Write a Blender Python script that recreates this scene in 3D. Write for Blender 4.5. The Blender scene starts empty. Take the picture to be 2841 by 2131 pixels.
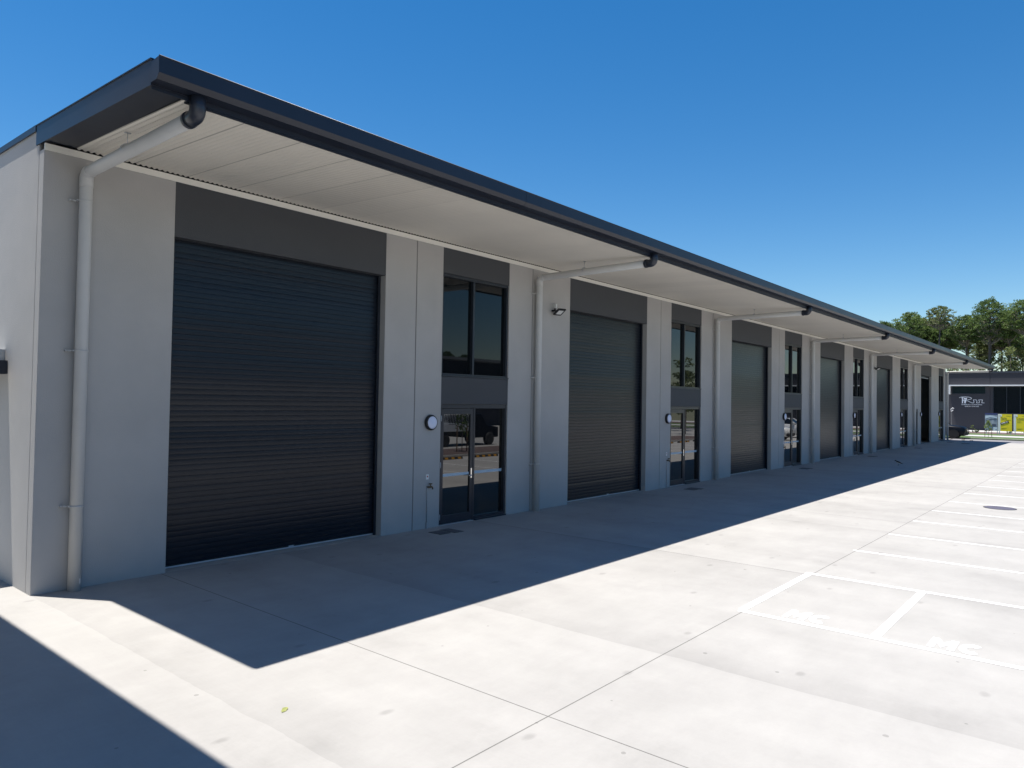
import bpy, bmesh, math, random
from mathutils import Vector, Matrix
R = math.radians
random.seed(7)
sc = bpy.context.scene
C = sc.collection

# ------------------------------------------------------------------ camera, world, sun, exposure
cam = bpy.data.cameras.new('camera')
cam.sensor_width = 36; cam.lens = 25.26; cam.clip_start = .05; cam.clip_end = 3000
camo = bpy.data.objects.new('camera', cam); C.objects.link(camo)
yaw, pitch, roll = .6986, .0241, .0161
fw = Vector((math.cos(yaw)*math.cos(pitch), math.sin(yaw)*math.cos(pitch), math.sin(pitch)))
rt = Vector((math.sin(yaw), -math.cos(yaw), 0)); up = rt.cross(fw)
cr, sr = math.cos(roll), math.sin(roll)
rt2 = rt*cr + up*sr; up2 = up*cr - rt*sr
M = Matrix(((rt2.x, up2.x, -fw.x), (rt2.y, up2.y, -fw.y), (rt2.z, up2.z, -fw.z))).to_4x4()
M.translation = Vector((-3.165, -10.691, 2.6))
camo.matrix_world = M
sc.camera = camo

SUN = Vector((-.598, .993, 5.781)).normalized()
w = bpy.data.worlds.new('World'); sc.world = w; w.use_nodes = True
nt = w.node_tree; nt.nodes.clear()
sky = nt.nodes.new('ShaderNodeTexSky'); sky.sky_type = 'NISHITA'; sky.sun_disc = False
sky.sun_elevation = math.asin(SUN.z); sky.sun_rotation = math.atan2(SUN.x, SUN.y)
sky.air_density = 1.0; sky.dust_density = .1; sky.ozone_density = 2.0
bg = nt.nodes.new('ShaderNodeBackground'); bg.inputs['Strength'].default_value = .079
wo = nt.nodes.new('ShaderNodeOutputWorld')
hs = nt.nodes.new('ShaderNodeHueSaturation'); hs.inputs['Saturation'].default_value = 1.40; nt.links.new(sky.outputs[0], hs.inputs['Color']); nt.links.new(hs.outputs[0], bg.inputs['Color']); nt.links.new(bg.outputs[0], wo.inputs['Surface'])
sl = bpy.data.lights.new('sun', 'SUN'); sl.energy = 5.0; sl.angle = R(.5); sl.color = (1, .945, .87)
so = bpy.data.objects.new('sun', sl); C.objects.link(so)
so.rotation_euler = SUN.to_track_quat('Z', 'Y').to_euler(); so.location = (0, 0, 40)
vs = sc.view_settings
vs.view_transform = 'Standard'; vs.look = 'None'; vs.exposure = .8; vs.gamma = 1; vs.use_curve_mapping = False
sc.cycles.max_bounces = 10; sc.cycles.diffuse_bounces = 6; sc.cycles.glossy_bounces = 4
sc.cycles.use_denoising = True
sc.cycles.sample_clamp_indirect = 8

# ------------------------------------------------------------------ helpers
def tag(o, label=None, cat=None, group=None, kind=None):
    if label: o['label'] = label
    if cat: o['category'] = cat
    if group: o['group'] = group
    if kind: o['kind'] = kind
    return o

def empty(name, loc=(0, 0, 0), rz=0, label=None, cat=None, group=None, kind=None):
    o = bpy.data.objects.new(name, None); C.objects.link(o)
    o.location = loc; o.rotation_euler = (0, 0, rz); o.empty_display_size = .2
    return tag(o, label, cat, group, kind)

class MB:
    def __init__(s): s.v = []; s.f = []; s.sm = []; s.mi = []; s.cur = 0
    def face(s, pts, smooth=False):
        n = len(s.v); s.v += [tuple(p) for p in pts]; s.f.append(tuple(range(n, n+len(pts)))); s.sm.append(smooth); s.mi.append(s.cur)
    def addf(s, idx, smooth=False):
        s.f.append(tuple(idx)); s.sm.append(smooth); s.mi.append(s.cur)
    def box(s, x0, x1, y0, y1, z0, z1, mat=None):
        p = [Vector(q) for q in ((x0,y0,z0),(x1,y0,z0),(x1,y1,z0),(x0,y1,z0),(x0,y0,z1),(x1,y0,z1),(x1,y1,z1),(x0,y1,z1))]
        if mat is not None: p = [mat @ q for q in p]
        n = len(s.v); s.v += [tuple(q) for q in p]
        for f in ((0,3,2,1),(4,5,6,7),(0,1,5,4),(1,2,6,5),(2,3,7,6),(3,0,4,7)): s.addf([n+i for i in f])
        return s
    def prism(s, prof, a0, a1, axis='x', smooth=False, mat=None):
        """closed profile extruded. axis x: prof=(y,z); axis y: prof=(x,z); axis z: prof=(x,y)"""
        def P(a, q):
            v = {'x': (a, q[0], q[1]), 'y': (q[0], a, q[1]), 'z': (q[0], q[1], a)}[axis]
            v = Vector(v); return tuple(mat @ v) if mat is not None else tuple(v)
        n = len(s.v); k = len(prof)
        s.v += [P(a0, q) for q in prof] + [P(a1, q) for q in prof]
        for i in range(k):
            j = (i+1) % k; s.addf((n+i, n+j, n+k+j, n+k+i), smooth)
        s.addf([n+i for i in range(k)][::-1]); s.addf([n+k+i for i in range(k)])
        return s
    def tube(s, path, r, seg=12, caps=True, smooth=True):
        path = [Vector(p) for p in path]; rr = r if isinstance(r, (list, tuple)) else [r]*len(path)
        n0 = len(s.v); ref = None
        for i, p in enumerate(path):
            d = (path[min(i+1, len(path)-1)] - path[max(i-1, 0)]).normalized()
            if ref is None:
                ref = Vector((0, 0, 1)) if abs(d.z) < .9 else Vector((1, 0, 0))
            a = (ref - d*ref.dot(d)).normalized(); b = d.cross(a); ref = a
            for k in range(seg):
                t = 2*math.pi*k/seg; s.v.append(tuple(p + (a*math.cos(t) + b*math.sin(t))*rr[i]))
        for i in range(len(path)-1):
            for k in range(seg):
                k2 = (k+1) % seg; s.addf((n0+i*seg+k, n0+i*seg+k2, n0+(i+1)*seg+k2, n0+(i+1)*seg+k), smooth)
        if caps:
            s.addf([n0+k for k in range(seg)][::-1]); e = n0+(len(path)-1)*seg; s.addf([e+k for k in range(seg)])
        return s
    def lathe(s, prof, seg=24, mat=None, smooth=True):
        """prof (r,z) revolved about z"""
        n0 = len(s.v)
        for r_, z_ in prof:
            for k in range(seg):
                t = 2*math.pi*k/seg; v = Vector((r_*math.cos(t), r_*math.sin(t), z_))
                s.v.append(tuple(mat @ v if mat is not None else v))
        for i in range(len(prof)-1):
            for k in range(seg):
                k2 = (k+1) % seg; s.addf((n0+i*seg+k, n0+i*seg+k2, n0+(i+1)*seg+k2, n0+(i+1)*seg+k), smooth)
        s.addf([n0+k for k in range(seg)][::-1]); e = n0+(len(prof)-1)*seg; s.addf([e+k for k in range(seg)])
        return s
    def build(s, name, mat, parent=None, loc=None, bevel=0):
        me = bpy.data.meshes.new(name); me.from_pydata(s.v, [], s.f)
        for m in (mat if isinstance(mat, (list, tuple)) else [mat]): me.materials.append(m)
        me.polygons.foreach_set('use_smooth', s.sm); me.polygons.foreach_set('material_index', s.mi); me.update()
        bm = bmesh.new(); bm.from_mesh(me); bmesh.ops.recalc_face_normals(bm, faces=bm.faces) if len(s.f) < 3000 else None
        bm.to_mesh(me); bm.free()
        o = bpy.data.objects.new(name, me); C.objects.link(o)
        if parent: o.parent = parent
        if loc: o.location = loc
        if bevel:
            b = o.modifiers.new('bevel', 'BEVEL'); b.width = bevel; b.segments = 2; b.limit_method = 'ANGLE'
        return o

def copy_tree(o, parent=None):
    c = o.copy(); C.objects.link(c)
    if parent: c.parent = parent
    for ch in [x for x in o.children]: copy_tree(ch, c)
    return c

def arc(c, r, a0, a1, n, plane='yz', x=0):
    out = []
    for i in range(n+1):
        a = R(a0 + (a1-a0)*i/n); out.append((x, c[0]+r*math.cos(a), c[1]+r*math.sin(a)))
    return out

def text_mesh(body, size, mat, parent, origin, right, upv, name='lettering', width=None, depth=.004, shear=0, bold=0):
    cu = bpy.data.curves.new('t', 'FONT'); cu.body = body; cu.size = 1; cu.extrude = 0; cu.shear = shear; cu.offset = bold
    to = bpy.data.objects.new('t', cu); C.objects.link(to)
    bpy.context.view_layer.update()
    dg = bpy.context.evaluated_depsgraph_get(); me = bpy.data.meshes.new_from_object(to.evaluated_get(dg))
    bpy.data.objects.remove(to); 
    xs = [v.co.x for v in me.vertices]; ys = [v.co.y for v in me.vertices]
    x0, x1, y0, y1 = min(xs), max(xs), min(ys), max(ys)
    sy = size/(y1-y0); sx = (width/(x1-x0)) if width else sy
    right = Vector(right); upv = Vector(upv); nrm = right.cross(upv); O = Vector(origin)
    for v in me.vertices: v.co = O + right*((v.co.x-x0)*sx) + upv*((v.co.y-y0)*sy)
    me.materials.clear(); me.materials.append(mat)
    o = bpy.data.objects.new(name, me); C.objects.link(o)
    if parent: o.parent = parent
    sol = o.modifiers.new('solid', 'SOLIDIFY'); sol.thickness = depth; sol.offset = 0
    return o

# ------------------------------------------------------------------ materials
def mat(name, col, rough=.6, metal=0, noise=0, nscale=4, bump=0, bscale=60, spec=.5, ior=None, coat=0, col2=None, stretch=None, detail=4):
    m = bpy.data.materials.new(name); m.use_nodes = True
    n = m.node_tree.nodes; l = m.node_tree.links; b = n['Principled BSDF']
    b.inputs['Base Color'].default_value = (*col, 1); b.inputs['Roughness'].default_value = rough
    b.inputs['Metallic'].default_value = metal; b.inputs['Specular IOR Level'].default_value = spec
    if ior: b.inputs['IOR'].default_value = ior
    if coat: b.inputs['Coat Weight'].default_value = coat; b.inputs['Coat Roughness'].default_value = .079
    tc = n.new('ShaderNodeTexCoord'); src = tc.outputs['Object']
    if stretch:
        mp = n.new('ShaderNodeMapping'); mp.inputs['Scale'].default_value = stretch; l.new(src, mp.inputs['Vector']); src = mp.outputs[0]
    if noise or col2:
        t = n.new('ShaderNodeTexNoise'); t.inputs['Scale'].default_value = nscale; t.inputs['Detail'].default_value = detail; t.inputs['Roughness'].default_value = .6
        l.new(src, t.inputs['Vector'])
        r = n.new('ShaderNodeValToRGB'); r.color_ramp.elements[0].position = .3; r.color_ramp.elements[1].position = .7
        c0 = col2 if col2 else tuple(c*(1-noise) for c in col); c1 = tuple(min(1, c*(1+noise)) for c in col) if not col2 else col
        r.color_ramp.elements[0].color = (*c0, 1); r.color_ramp.elements[1].color = (*c1, 1)
        l.new(t.outputs['Fac'], r.inputs[0]); l.new(r.outputs[0], b.inputs['Base Color'])
        rr = n.new('ShaderNodeMapRange'); rr.inputs['To Min'].default_value = max(.02, rough*.88); rr.inputs['To Max'].default_value = min(1, rough*1.12)
        l.new(t.outputs['Fac'], rr.inputs['Value']); l.new(rr.outputs[0], b.inputs['Roughness'])
    if bump:
        t2 = n.new('ShaderNodeTexNoise'); t2.inputs['Scale'].default_value = bscale; t2.inputs['Detail'].default_value = 3
        l.new(tc.outputs['Object'], t2.inputs['Vector'])
        bp = n.new('ShaderNodeBump'); bp.inputs['Strength'].default_value = bump; bp.inputs['Distance'].default_value = .01
        l.new(t2.outputs['Fac'], bp.inputs['Height']); l.new(bp.outputs[0], b.inputs['Normal'])
    return m

m_wall = mat('painted_concrete_grey', (.425, .414, .402), .75, noise=.07, nscale=.7, bump=.35, bscale=70)
m_dark = mat('painted_concrete_dark', (.058, .062, .070), .7, noise=.07, nscale=.8, bump=.3, bscale=70)
m_seal = mat('joint_sealant', (.16, .16, .16), .8)
m_soffit = mat('soffit_sheet', (.84, .79, .70), .42, noise=.03, nscale=.7)
def lap_lines(m, x0, step, wd, dark):
    n = m.node_tree.nodes; l = m.node_tree.links; p = n['Principled BSDF']
    src = p.inputs['Base Color'].links[0].from_socket
    tc = n.new('ShaderNodeTexCoord'); sp = n.new('ShaderNodeSeparateXYZ'); l.new(tc.outputs['Object'], sp.inputs[0])
    def M(op, a, b):
        k = n.new('ShaderNodeMath'); k.operation = op
        for i, v in enumerate((a, b)):
            if isinstance(v, (int, float)): k.inputs[i].default_value = v
            else: l.new(v, k.inputs[i])
        return k.outputs[0]
    f = M('FLOORED_MODULO', M('SUBTRACT', sp.outputs[0], x0), step)
    ln = M('MULTIPLY', M('LESS_THAN', f, wd), dark)
    # sheets differ a little in tone
    wn = n.new('ShaderNodeTexWhiteNoise'); wn.noise_dimensions = '1D'; l.new(M('FLOOR', M('DIVIDE', M('SUBTRACT', sp.outputs[0], x0), step), 0), wn.inputs['W'])
    tone = M('ADD', M('MULTIPLY', wn.outputs['Value'], .05), .95)
    fac = M('MULTIPLY', M('SUBTRACT', 1, ln), tone)
    mx = n.new('ShaderNodeVectorMath'); mx.operation = 'SCALE'; l.new(src, mx.inputs[0]); l.new(fac, mx.inputs['Scale']); l.new(mx.outputs[0], p.inputs['Base Color'])
lap_lines(m_soffit, .362, .762, .012, .45)
m_trim = mat('trim_cream', (.82, .80, .73), .5, noise=.02, nscale=2)
m_steel = mat('dark_coated_steel', (.009, .014, .028), .42, spec=.5, noise=.12, nscale=.9)
m_curtain = mat('roller_curtain_paint', (.010, .014, .022), .29, spec=.38, noise=.14, nscale=1.2, stretch=(.3, 1, 6))
m_frame = mat('dark_anodised_frame', (.020, .025, .036), .32, noise=.08, nscale=3)
m_pipe = mat('pvc_pipe_grey', (.55, .55, .54), .42, noise=.03, nscale=3)
m_elbow = mat('dark_pvc', (.022, .027, .040), .34, noise=.1, nscale=5)
m_galv = mat('galvanised', (.52, .54, .56), .4, .7, noise=.1, nscale=20)
m_alu = mat('aluminium', (.62, .66, .70), .4, .5, noise=.06, nscale=6)
m_chrome = mat('chrome', (.75, .75, .75), .15, 1)
m_glass = mat('dark_tinted_glass', (.004, .006, .008), .012, ior=1.42)
m_glassd = mat('door_glass', (.006, .007, .008), .012, ior=1.95)
m_glassg = mat('green_tinted_glass', (.006, .014, .016), .02, ior=1.45)
m_strip = mat('frosted_safety_strip', (.45, .58, .68), .35)
m_brass = mat('weathered_brass', (.16, .11, .06), .45, .7, noise=.3, nscale=40)
m_white = mat('white_enamel', (.78, .78, .77), .4, noise=.02, nscale=4)
m_lens = mat('opal_lens', (.70, .74, .90), .3)
m_black = mat('black_plastic', (.012, .012, .014), .4, noise=.1, nscale=10)
m_red = mat('red_print', (.45, .07, .05), .5)
m_blk = mat('void_dark', (.01, .01, .01), .9)
m_asph = mat('weathered_asphalt', (.19, .185, .195), .9, noise=.12, nscale=3, bump=.3, bscale=90)
m_kerb = mat('kerb_concrete', (.36, .35, .33), .85, noise=.1, nscale=2)
m_path = mat('footpath_concrete', (.40, .395, .385), .85, noise=.07, nscale=1.2)
m_apron = mat('white_apron', (.46, .455, .45), .8, noise=.05, nscale=1)
m_grass = mat('lawn', (.085, .13, .035), .95, col2=(.045, .085, .022), nscale=2.2, bump=.6, bscale=25)
m_mulch = mat('mulch', (.15, .105, .095), .95, col2=(.07, .05, .045), nscale=5, bump=.9, bscale=18)
m_soil = mat('dry_ground', (.16, .15, .10), .95, col2=(.10, .11, .06), nscale=.15)
m_cover = mat('pit_cover', (.085, .088, .10), .65, noise=.2, nscale=12, bump=.3, bscale=40)
m_rim = mat('pit_rim', (.03, .03, .034), .7)
m_manhole = mat('cast_iron_cover', (.075, .072, .105), .7, noise=.15, nscale=14, bump=.4, bscale=40)
m_paint = mat('white_line_paint', (.86, .86, .86), .6, noise=.03, nscale=3)
m_yel = mat('yellow_panel', (.84, .66, .02), .45, noise=.04, nscale=2)
m_ink = mat('grey_ink', (.14, .13, .05), .6)
m_blue = mat('navy_print', (.04, .05, .16), .5)
m_pic = mat('site_picture_print', (.42, .45, .52), .5, col2=(.12, .16, .24), nscale=1.9, detail=1)
m_picl = mat('pale_print', (.55, .62, .72), .5)
m_signw = mat('sign_white', (.70, .72, .74), .45)
m_fardk = mat('far_dark_render', (.034, .034, .043), .8, noise=.05, nscale=.4, bump=.2, bscale=30)
m_farcop = mat('far_coping', (.03, .035, .05), .5)
m_logo = mat('white_logo_metal', (.8, .82, .86), .4)
m_ywheel = mat('yellow_reflector', (.55, .26, .02), .4)
m_rubber = mat('black_rubber', (.02, .02, .02), .7, noise=.2, nscale=12)
m_carb = mat('car_black_paint', (.005, .007, .012), .3, spec=.15)
m_carw = mat('car_white_paint', (.72, .73, .73), .3, coat=1)
m_carg = mat('car_window', (.01, .012, .014), .03, ior=1.6)
m_tail = mat('tail_lamp', (.30, .02, .02), .2)
m_bark = mat('pine_bark', (.13, .10, .085), .9, noise=.3, nscale=3, bump=.6, bscale=14, stretch=(1, 1, .3))
m_barkl = mat('pale_bark', (.24, .21, .18), .9, noise=.2, nscale=3)
m_timber = mat('hardwood_stake', (.20, .13, .08), .8, noise=.15, nscale=8)
m_roofg = mat('grey_roof_sheet', (.30, .31, .32), .5, noise=.05)

def leafmat(name, a, b, sc_=.35):
    m = bpy.data.materials.new(name); m.use_nodes = True
    n = m.node_tree.nodes; l = m.node_tree.links; p = n['Principled BSDF']; p.inputs['Roughness'].default_value = .6
    tc = n.new('ShaderNodeTexCoord'); t = n.new('ShaderNodeTexNoise'); t.inputs['Scale'].default_value = sc_; t.inputs['Detail'].default_value = 5
    l.new(tc.outputs['Object'], t.inputs['Vector'])
    r = n.new('ShaderNodeValToRGB'); r.color_ramp.elements[0].position = .35; r.color_ramp.elements[1].position = .65
    r.color_ramp.elements[0].color = (*a, 1); r.color_ramp.elements[1].color = (*b, 1)
    l.new(t.outputs['Fac'], r.inputs[0]); l.new(r.outputs[0], p.inputs['Base Color'])
    tr = n.new('ShaderNodeBsdfTranslucent'); l.new(r.outputs[0], tr.inputs['Color'])
    mx = n.new('ShaderNodeMixShader'); mx.inputs[0].default_value = .45
    l.new(p.outputs[0], mx.inputs[1]); l.new(tr.outputs[0], mx.inputs[2]); l.new(mx.outputs[0], n['Material Output'].inputs['Surface'])
    return m
m_pine = leafmat('pine_needles', (.07, .12, .034), (.155, .225, .062))
m_pine2 = leafmat('pine_needles_dull', (.11, .14, .055), (.19, .225, .08))
m_bush = leafmat('shrub_leaves', (.05, .09, .02), (.14, .20, .045), 3)
m_young = leafmat('young_tree_leaves', (.12, .17, .05), (.26, .32, .11), 4)
m_leaf = leafmat('fallen_leaf', (.40, .44, .16), (.5, .52, .2), 8)

# concrete of the forecourt: joints, pour bands and stains are part of the slab
def concrete():
    m = bpy.data.materials.new('forecourt_concrete'); m.use_nodes = True
    n = m.node_tree.nodes; l = m.node_tree.links; p = n['Principled BSDF']; p.inputs['Roughness'].default_value = .82
    p.inputs['Specular IOR Level'].default_value = .3
    tc = n.new('ShaderNodeTexCoord'); sep = n.new('ShaderNodeSeparateXYZ'); l.new(tc.outputs['Object'], sep.inputs[0])
    X, Y = sep.outputs[0], sep.outputs[1]
    def mth(op, a, b=None, c=None):
        k = n.new('ShaderNodeMath'); k.operation = op
        for i, v in enumerate((a, b, c)):
            if v is None: continue
            if isinstance(v, (int, float)): k.inputs[i].default_value = v
            else: l.new(v, k.inputs[i])
        return k.outputs[0]
    def noise(scale, st=(1, 1, 1), det=4, rough=.55):
        mp = n.new('ShaderNodeMapping'); mp.inputs['Scale'].default_value = st; l.new(tc.outputs['Object'], mp.inputs[0])
        t = n.new('ShaderNodeTexNoise'); t.inputs['Scale'].default_value = scale; t.inputs['Detail'].default_value = det; t.inputs['Roughness'].default_value = rough
        l.new(mp.outputs[0], t.inputs[0]); return t.outputs['Fac']
    def line(co, pos, wd):
        return mth('LESS_THAN', mth('ABSOLUTE', mth('SUBTRACT', co, pos)), wd)
    def ramp(v, a, b):
        k = n.new('ShaderNodeMapRange'); k.inputs['From Min'].default_value = a; k.inputs['From Max'].default_value = b; l.new(v, k.inputs[0]); return k.outputs[0]
    n1 = noise(.45, (1, .5, 1)); n2 = noise(1.7, (.7, 1.2, 1), 7, .7); n3 = noise(30, det=2); n4 = noise(.9, (1.8, .4, 1), 4)
    v = mth('ADD', mth('MULTIPLY', n1, .30), mth('MULTIPLY', n2, .22)); v = mth('ADD', v, mth('MULTIPLY', n3, .03)); v = mth('ADD', v, mth('MULTIPLY', n4, .13))
    v = mth('ADD', v, .39)                  # around .73 .. scaled below
    # tonal bands beside pours (x: one side darker, fading)
    wob = mth('MULTIPLY', mth('SUBTRACT', noise(1.3), .5), .10)
    for pos, amt, sg in ((3.62, .085, 1), (8.36, .075, -1), (.02, .07, 1), (13.5, .06, -1), (18.6, .05, 1), (24.0, .05, -1), (31, .04, 1), (39, .04, -1)):
        d = mth('MULTIPLY', mth('SUBTRACT', mth('ADD', X, wob), pos), -sg)
        b = mth('MULTIPLY', mth('LESS_THAN', d, 0), mth('MAXIMUM', mth('SUBTRACT', 1, mth('MULTIPLY', mth('ABSOLUTE', d), 1.1)), 0))
        v = mth('SUBTRACT', v, mth('MULTIPLY', mth('MULTIPLY', b, b), amt))
    # fine broom streaks on the near bays
    st = noise(9, (6, .25, 1), 3); v = mth('ADD', v, mth('MULTIPLY', mth('SUBTRACT', st, .5), .035))
    # dark spots
    vo = n.new('ShaderNodeTexVoronoi'); vo.voronoi_dimensions = '2D'; vo.inputs['Scale'].default_value = 1.25; l.new(tc.outputs['Object'], vo.inputs['Vector'])
    vc = n.new('ShaderNodeSeparateColor'); l.new(vo.outputs['Color'], vc.inputs[0])
    d3 = n.new('ShaderNodeTexNoise'); d3.inputs['Scale'].default_value = 20; l.new(tc.outputs['Object'], d3.inputs[0])
    sp = mth('LESS_THAN', mth('ADD', vo.outputs['Distance'], mth('MULTIPLY', d3.outputs['Fac'], .03)), mth('MULTIPLY', mth('POWER', vc.outputs[0], 3), .05))
    v = mth('SUBTRACT', v, mth('MULTIPLY', sp, .2))
    vo2 = n.new('ShaderNodeTexVoronoi'); vo2.voronoi_dimensions = '2D'; vo2.inputs['Scale'].default_value = .62; mp2 = n.new('ShaderNodeMapping'); mp2.inputs['Scale'].default_value = (1, 1.7, 1); mp2.inputs['Location'].default_value = (3.3, 1.7, 0)
    l.new(tc.outputs['Object'], mp2.inputs[0]); l.new(mp2.outputs[0], vo2.inputs['Vector'])
    sp2 = ramp(mth('ADD', vo2.outputs['Distance'], mth('MULTIPLY', n2, .06)), .085, .05)
    vc2 = n.new('ShaderNodeSeparateColor'); l.new(vo2.outputs['Color'], vc2.inputs[0])
    v = mth('SUBTRACT', v, mth('MULTIPLY', mth('MULTIPLY', sp2, .13), mth('GREATER_THAN', vc2.outputs[0], .55)))
    # tyre scuffs: thin curved marks
    mp3 = n.new('ShaderNodeMapping'); mp3.inputs['Scale'].default_value = (.33, .5, 1); mp3.inputs['Rotation'].default_value = (0, 0, .8); l.new(tc.outputs['Object'], mp3.inputs[0])
    wv = n.new('ShaderNodeTexWave'); wv.inputs['Scale'].default_value = .11; wv.inputs['Distortion'].default_value = 9; wv.inputs['Detail'].default_value = 1; l.new(mp3.outputs[0], wv.inputs[0])
    sc1 = mth('MULTIPLY', ramp(wv.outputs['Fac'], .985, 1.0), ramp(n1, .5, .75)); v = mth('SUBTRACT', v, mth('MULTIPLY', sc1, .05))
    # pale brown dirt patches
    dp = ramp(noise(.55, (1, 1, 1), 6, .7), .54, .72); v = mth('SUBTRACT', v, mth('MULTIPLY', dp, .06))
    # joints
    j = mth('MAXIMUM', line(Y, -7.09, .006), line(X, 1.655, .006)); j = mth('MAXIMUM', j, mth('MULTIPLY', line(X, 8.36, .007), mth('GREATER_THAN', Y, -7.09)))
    for k_ in (15.1, 24.0, 33, 42, 51): j = mth('MAXIMUM', j, mth('MULTIPLY', line(X, k_, .008), .7))
    v = mth('MULTIPLY', v, mth('SUBTRACT', 1, mth('MULTIPLY', j, .6)))
    cm = n.new('ShaderNodeCombineXYZ'); K = .456
    l.new(mth('MULTIPLY', v, K*1.0), cm.inputs[0]); l.new(mth('MULTIPLY', v, K*.977), cm.inputs[1]); l.new(mth('MULTIPLY', v, K*.938), cm.inputs[2])
    l.new(cm.outputs[0], p.inputs['Base Color'])
    bp = n.new('ShaderNodeBump'); bp.inputs['Strength'].default_value = .15; bp.inputs['Distance'].default_value = .004
    l.new(noise(45, det=3), bp.inputs['Height']); l.new(bp.outputs[0], p.inputs['Normal'])
    return m
m_conc = concrete()

# ------------------------------------------------------------------ setting
def sheet(name, poly, z, m, kind='structure', thick=None):
    b = MB()
    if thick: b.prism(poly, z-thick, z, 'z')
    else: b.face([(x, y, z) for x, y in poly])
    return tag(b.build(name, m), kind=kind)
def rect(x0, x1, y0, y1): return [(x0, y0), (x1, y0), (x1, y1), (x0, y1)]

sheet('ground', rect(-900, 1400, -900, 900), -.03, m_soil)
fc = sheet('forecourt', [(-60, -62), (66.6, -62), (63.9, -4.6), (63.0, .4), (63.0, 6), (-60, 6)], 0, m_conc)
sheet('side_lane', rect(-60, -.001, 6, 60), 0, m_conc)
sheet('road', [(66.6, -62), (72.2, -62), (69.9, -3), (69.6, 3), (69.6, 80), (63.0, 80), (63.0, .4), (63.9, -4.6)], -.006, m_asph)
b = MB(); b.prism([(72.2, -62), (72.6, -62), (70.25, -3), (69.95, 3), (69.95, 80), (69.6, 80), (69.6, 3), (69.9, -3)], -.03, .09, 'z')
tag(b.build('kerb', m_kerb), kind='structure')
sheet('grass_verge', rect(69.5, 77, -62, 80), .05, m_grass)
sheet('footpath', rect(75.3, 79.2, -62, 80), .07, m_path)
sheet('lawn', rect(79.2, 84.6, -62, 80), .06, m_grass)
sheet('garden_bed', rect(84.6, 91.5, -62, 80), .055, m_mulch)
sheet('pale_apron', rect(91.5, 98.2, -62, 80), .05, m_apron)

# painted markings, 4 mm above the slab
def quad_mark(name, pts, label=None):
    o = MB().face([(x, y, .004) for x, y in pts]); return o
def mark(name, pts):
    b = MB(); b.face([(x, y, .004) for x, y in pts]); o = b.build(name, m_paint, fc); return o
for x in (13.18, 15.49, 17.72, 20.13, 22.76, 25.44, 28.25, 30.75, 33.39, 36.3, 38.9, 41.5, 44.1, 46.7, 49.3, 51.9, 54.5, 57.1):
    mark('parking_line', rect(x-.035, x+.035, -12.3, -7.12))
mark('parking_line', rect(10.82, 10.91, -12.3, -7.05))
mark('parking_line', rect(8.38, 8.48, -12.3, -6.99))
mark('parking_line', rect(5.68, 5.78, -12.3, -7.03))
mark('parking_line', rect(5.782, 8.378, -7.10, -7.0))
mark('parking_line', rect(5.782, 8.378, -8.65, -8.55))
mark('parking_line', rect(5.782, 8.378, -10.3, -10.2))
for y0 in (-7.53, -9.10):
    b = MB(); zt = .004; hh = .39
    def LP(u, v): return (5.84 + v*hh, y0 - u, zt)       # u runs to the right (-Y), v up (+X)
    for poly in ([(0, 0), (.068, 0), (.068, 1), (0, 1)], [(.19, 0), (.258, 0), (.258, 1), (.19, 1)], [(.0681, 1), (.0681, .55), (.129, .12), (.129, .58)], [(.1899, 1), (.129, .58), (.129, .12), (.1899, .55)]):
        b.face([LP(*q) for q in poly])
    for i in range(12):
        t0_, t1_ = R(48+i*22), R(48+(i+1)*22); q = []
        for t_, ra, rb in ((t0_, .115, .5), (t1_, .115, .5)): q.append((.395+ra*math.cos(t_), .5+rb*math.sin(t_)))
        for t_, ra, rb in ((t1_, .045, .22), (t0_, .045, .22)): q.append((.395+ra*math.cos(t_), .5+rb*math.sin(t_)))
        b.face([LP(*q_) for q_ in q])
    b.build('bay_lettering', m_paint, fc)

# ------------------------------------------------------------------ the warehouse row
L = [1.72, 11.83, 21.97, 32.25, 42.75, 55.27]
Rr = [5.76, 15.79, 25.95, 36.22, 46.66, 59.12]
WL = [7.29, 17.32, 27.47, 37.80, 48.76, 62.05]
WR = [9.42, 19.47, 29.66, 39.98, 51.07, 64.18]
PX = [.47, 10.39, 20.49, 30.8, 41.12, 52.45, 65.18]
GX = [None, 10.285, 20.39, 30.70, 41.02, 52.35]
JX = [6.555, 16.64, 26.80, 37.20, 47.70, 60.5]
END = 65.05
H = 5.80; HT = 4.97; DH = 2.52; W0, W1 = 3.12, 5.26; TH = .18; DEP = 28
bd = empty('warehouse_row', (0, 0, 0), 0, 'long low row of grey warehouse units with dark roller doors and a deep flat canopy', 'warehouse')
def panel(x0, x1, z0=-.02, z1=H, name='wall_panel', m=m_wall, y0=0, y1=TH):
    return MB().box(x0, x1, y0, y1, z0, z1).build(name, m, bd, bevel=.006)
G = .011
edges = []
start = 0.0
for k in range(6):
    if GX[k]:
        panel(WR[k-1], GX[k]-G)
        start = GX[k]+G
    if k == 5:                       # last unit has an extra narrow door before the opening
        panel(start, 53.68); panel(54.22, L[k]); panel(53.68, 54.22, 2.52, H, 'wall_panel')
    else: panel(start, L[k])
    panel(Rr[k], JX[k]-G); panel(JX[k]+G, WL[k])
panel(WR[5], END)
for x in [g for g in GX if g] + JX: MB().box(x-.03, x+.03, .012, TH-.02, 0, H-.002).build('joint_sealant', m_seal, bd)
# headers and spandrels
for k in range(6):
    panel(L[k], Rr[k], HT, H, 'header_panel', m_dark, .002, TH-.003)
    panel(WL[k], WR[k], W1, H, 'header_panel', m_dark, .002, TH-.003)
    panel(WL[k], WR[k], DH, W0-.02, 'spandrel_panel', m_dark, .002, TH-.003)
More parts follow.
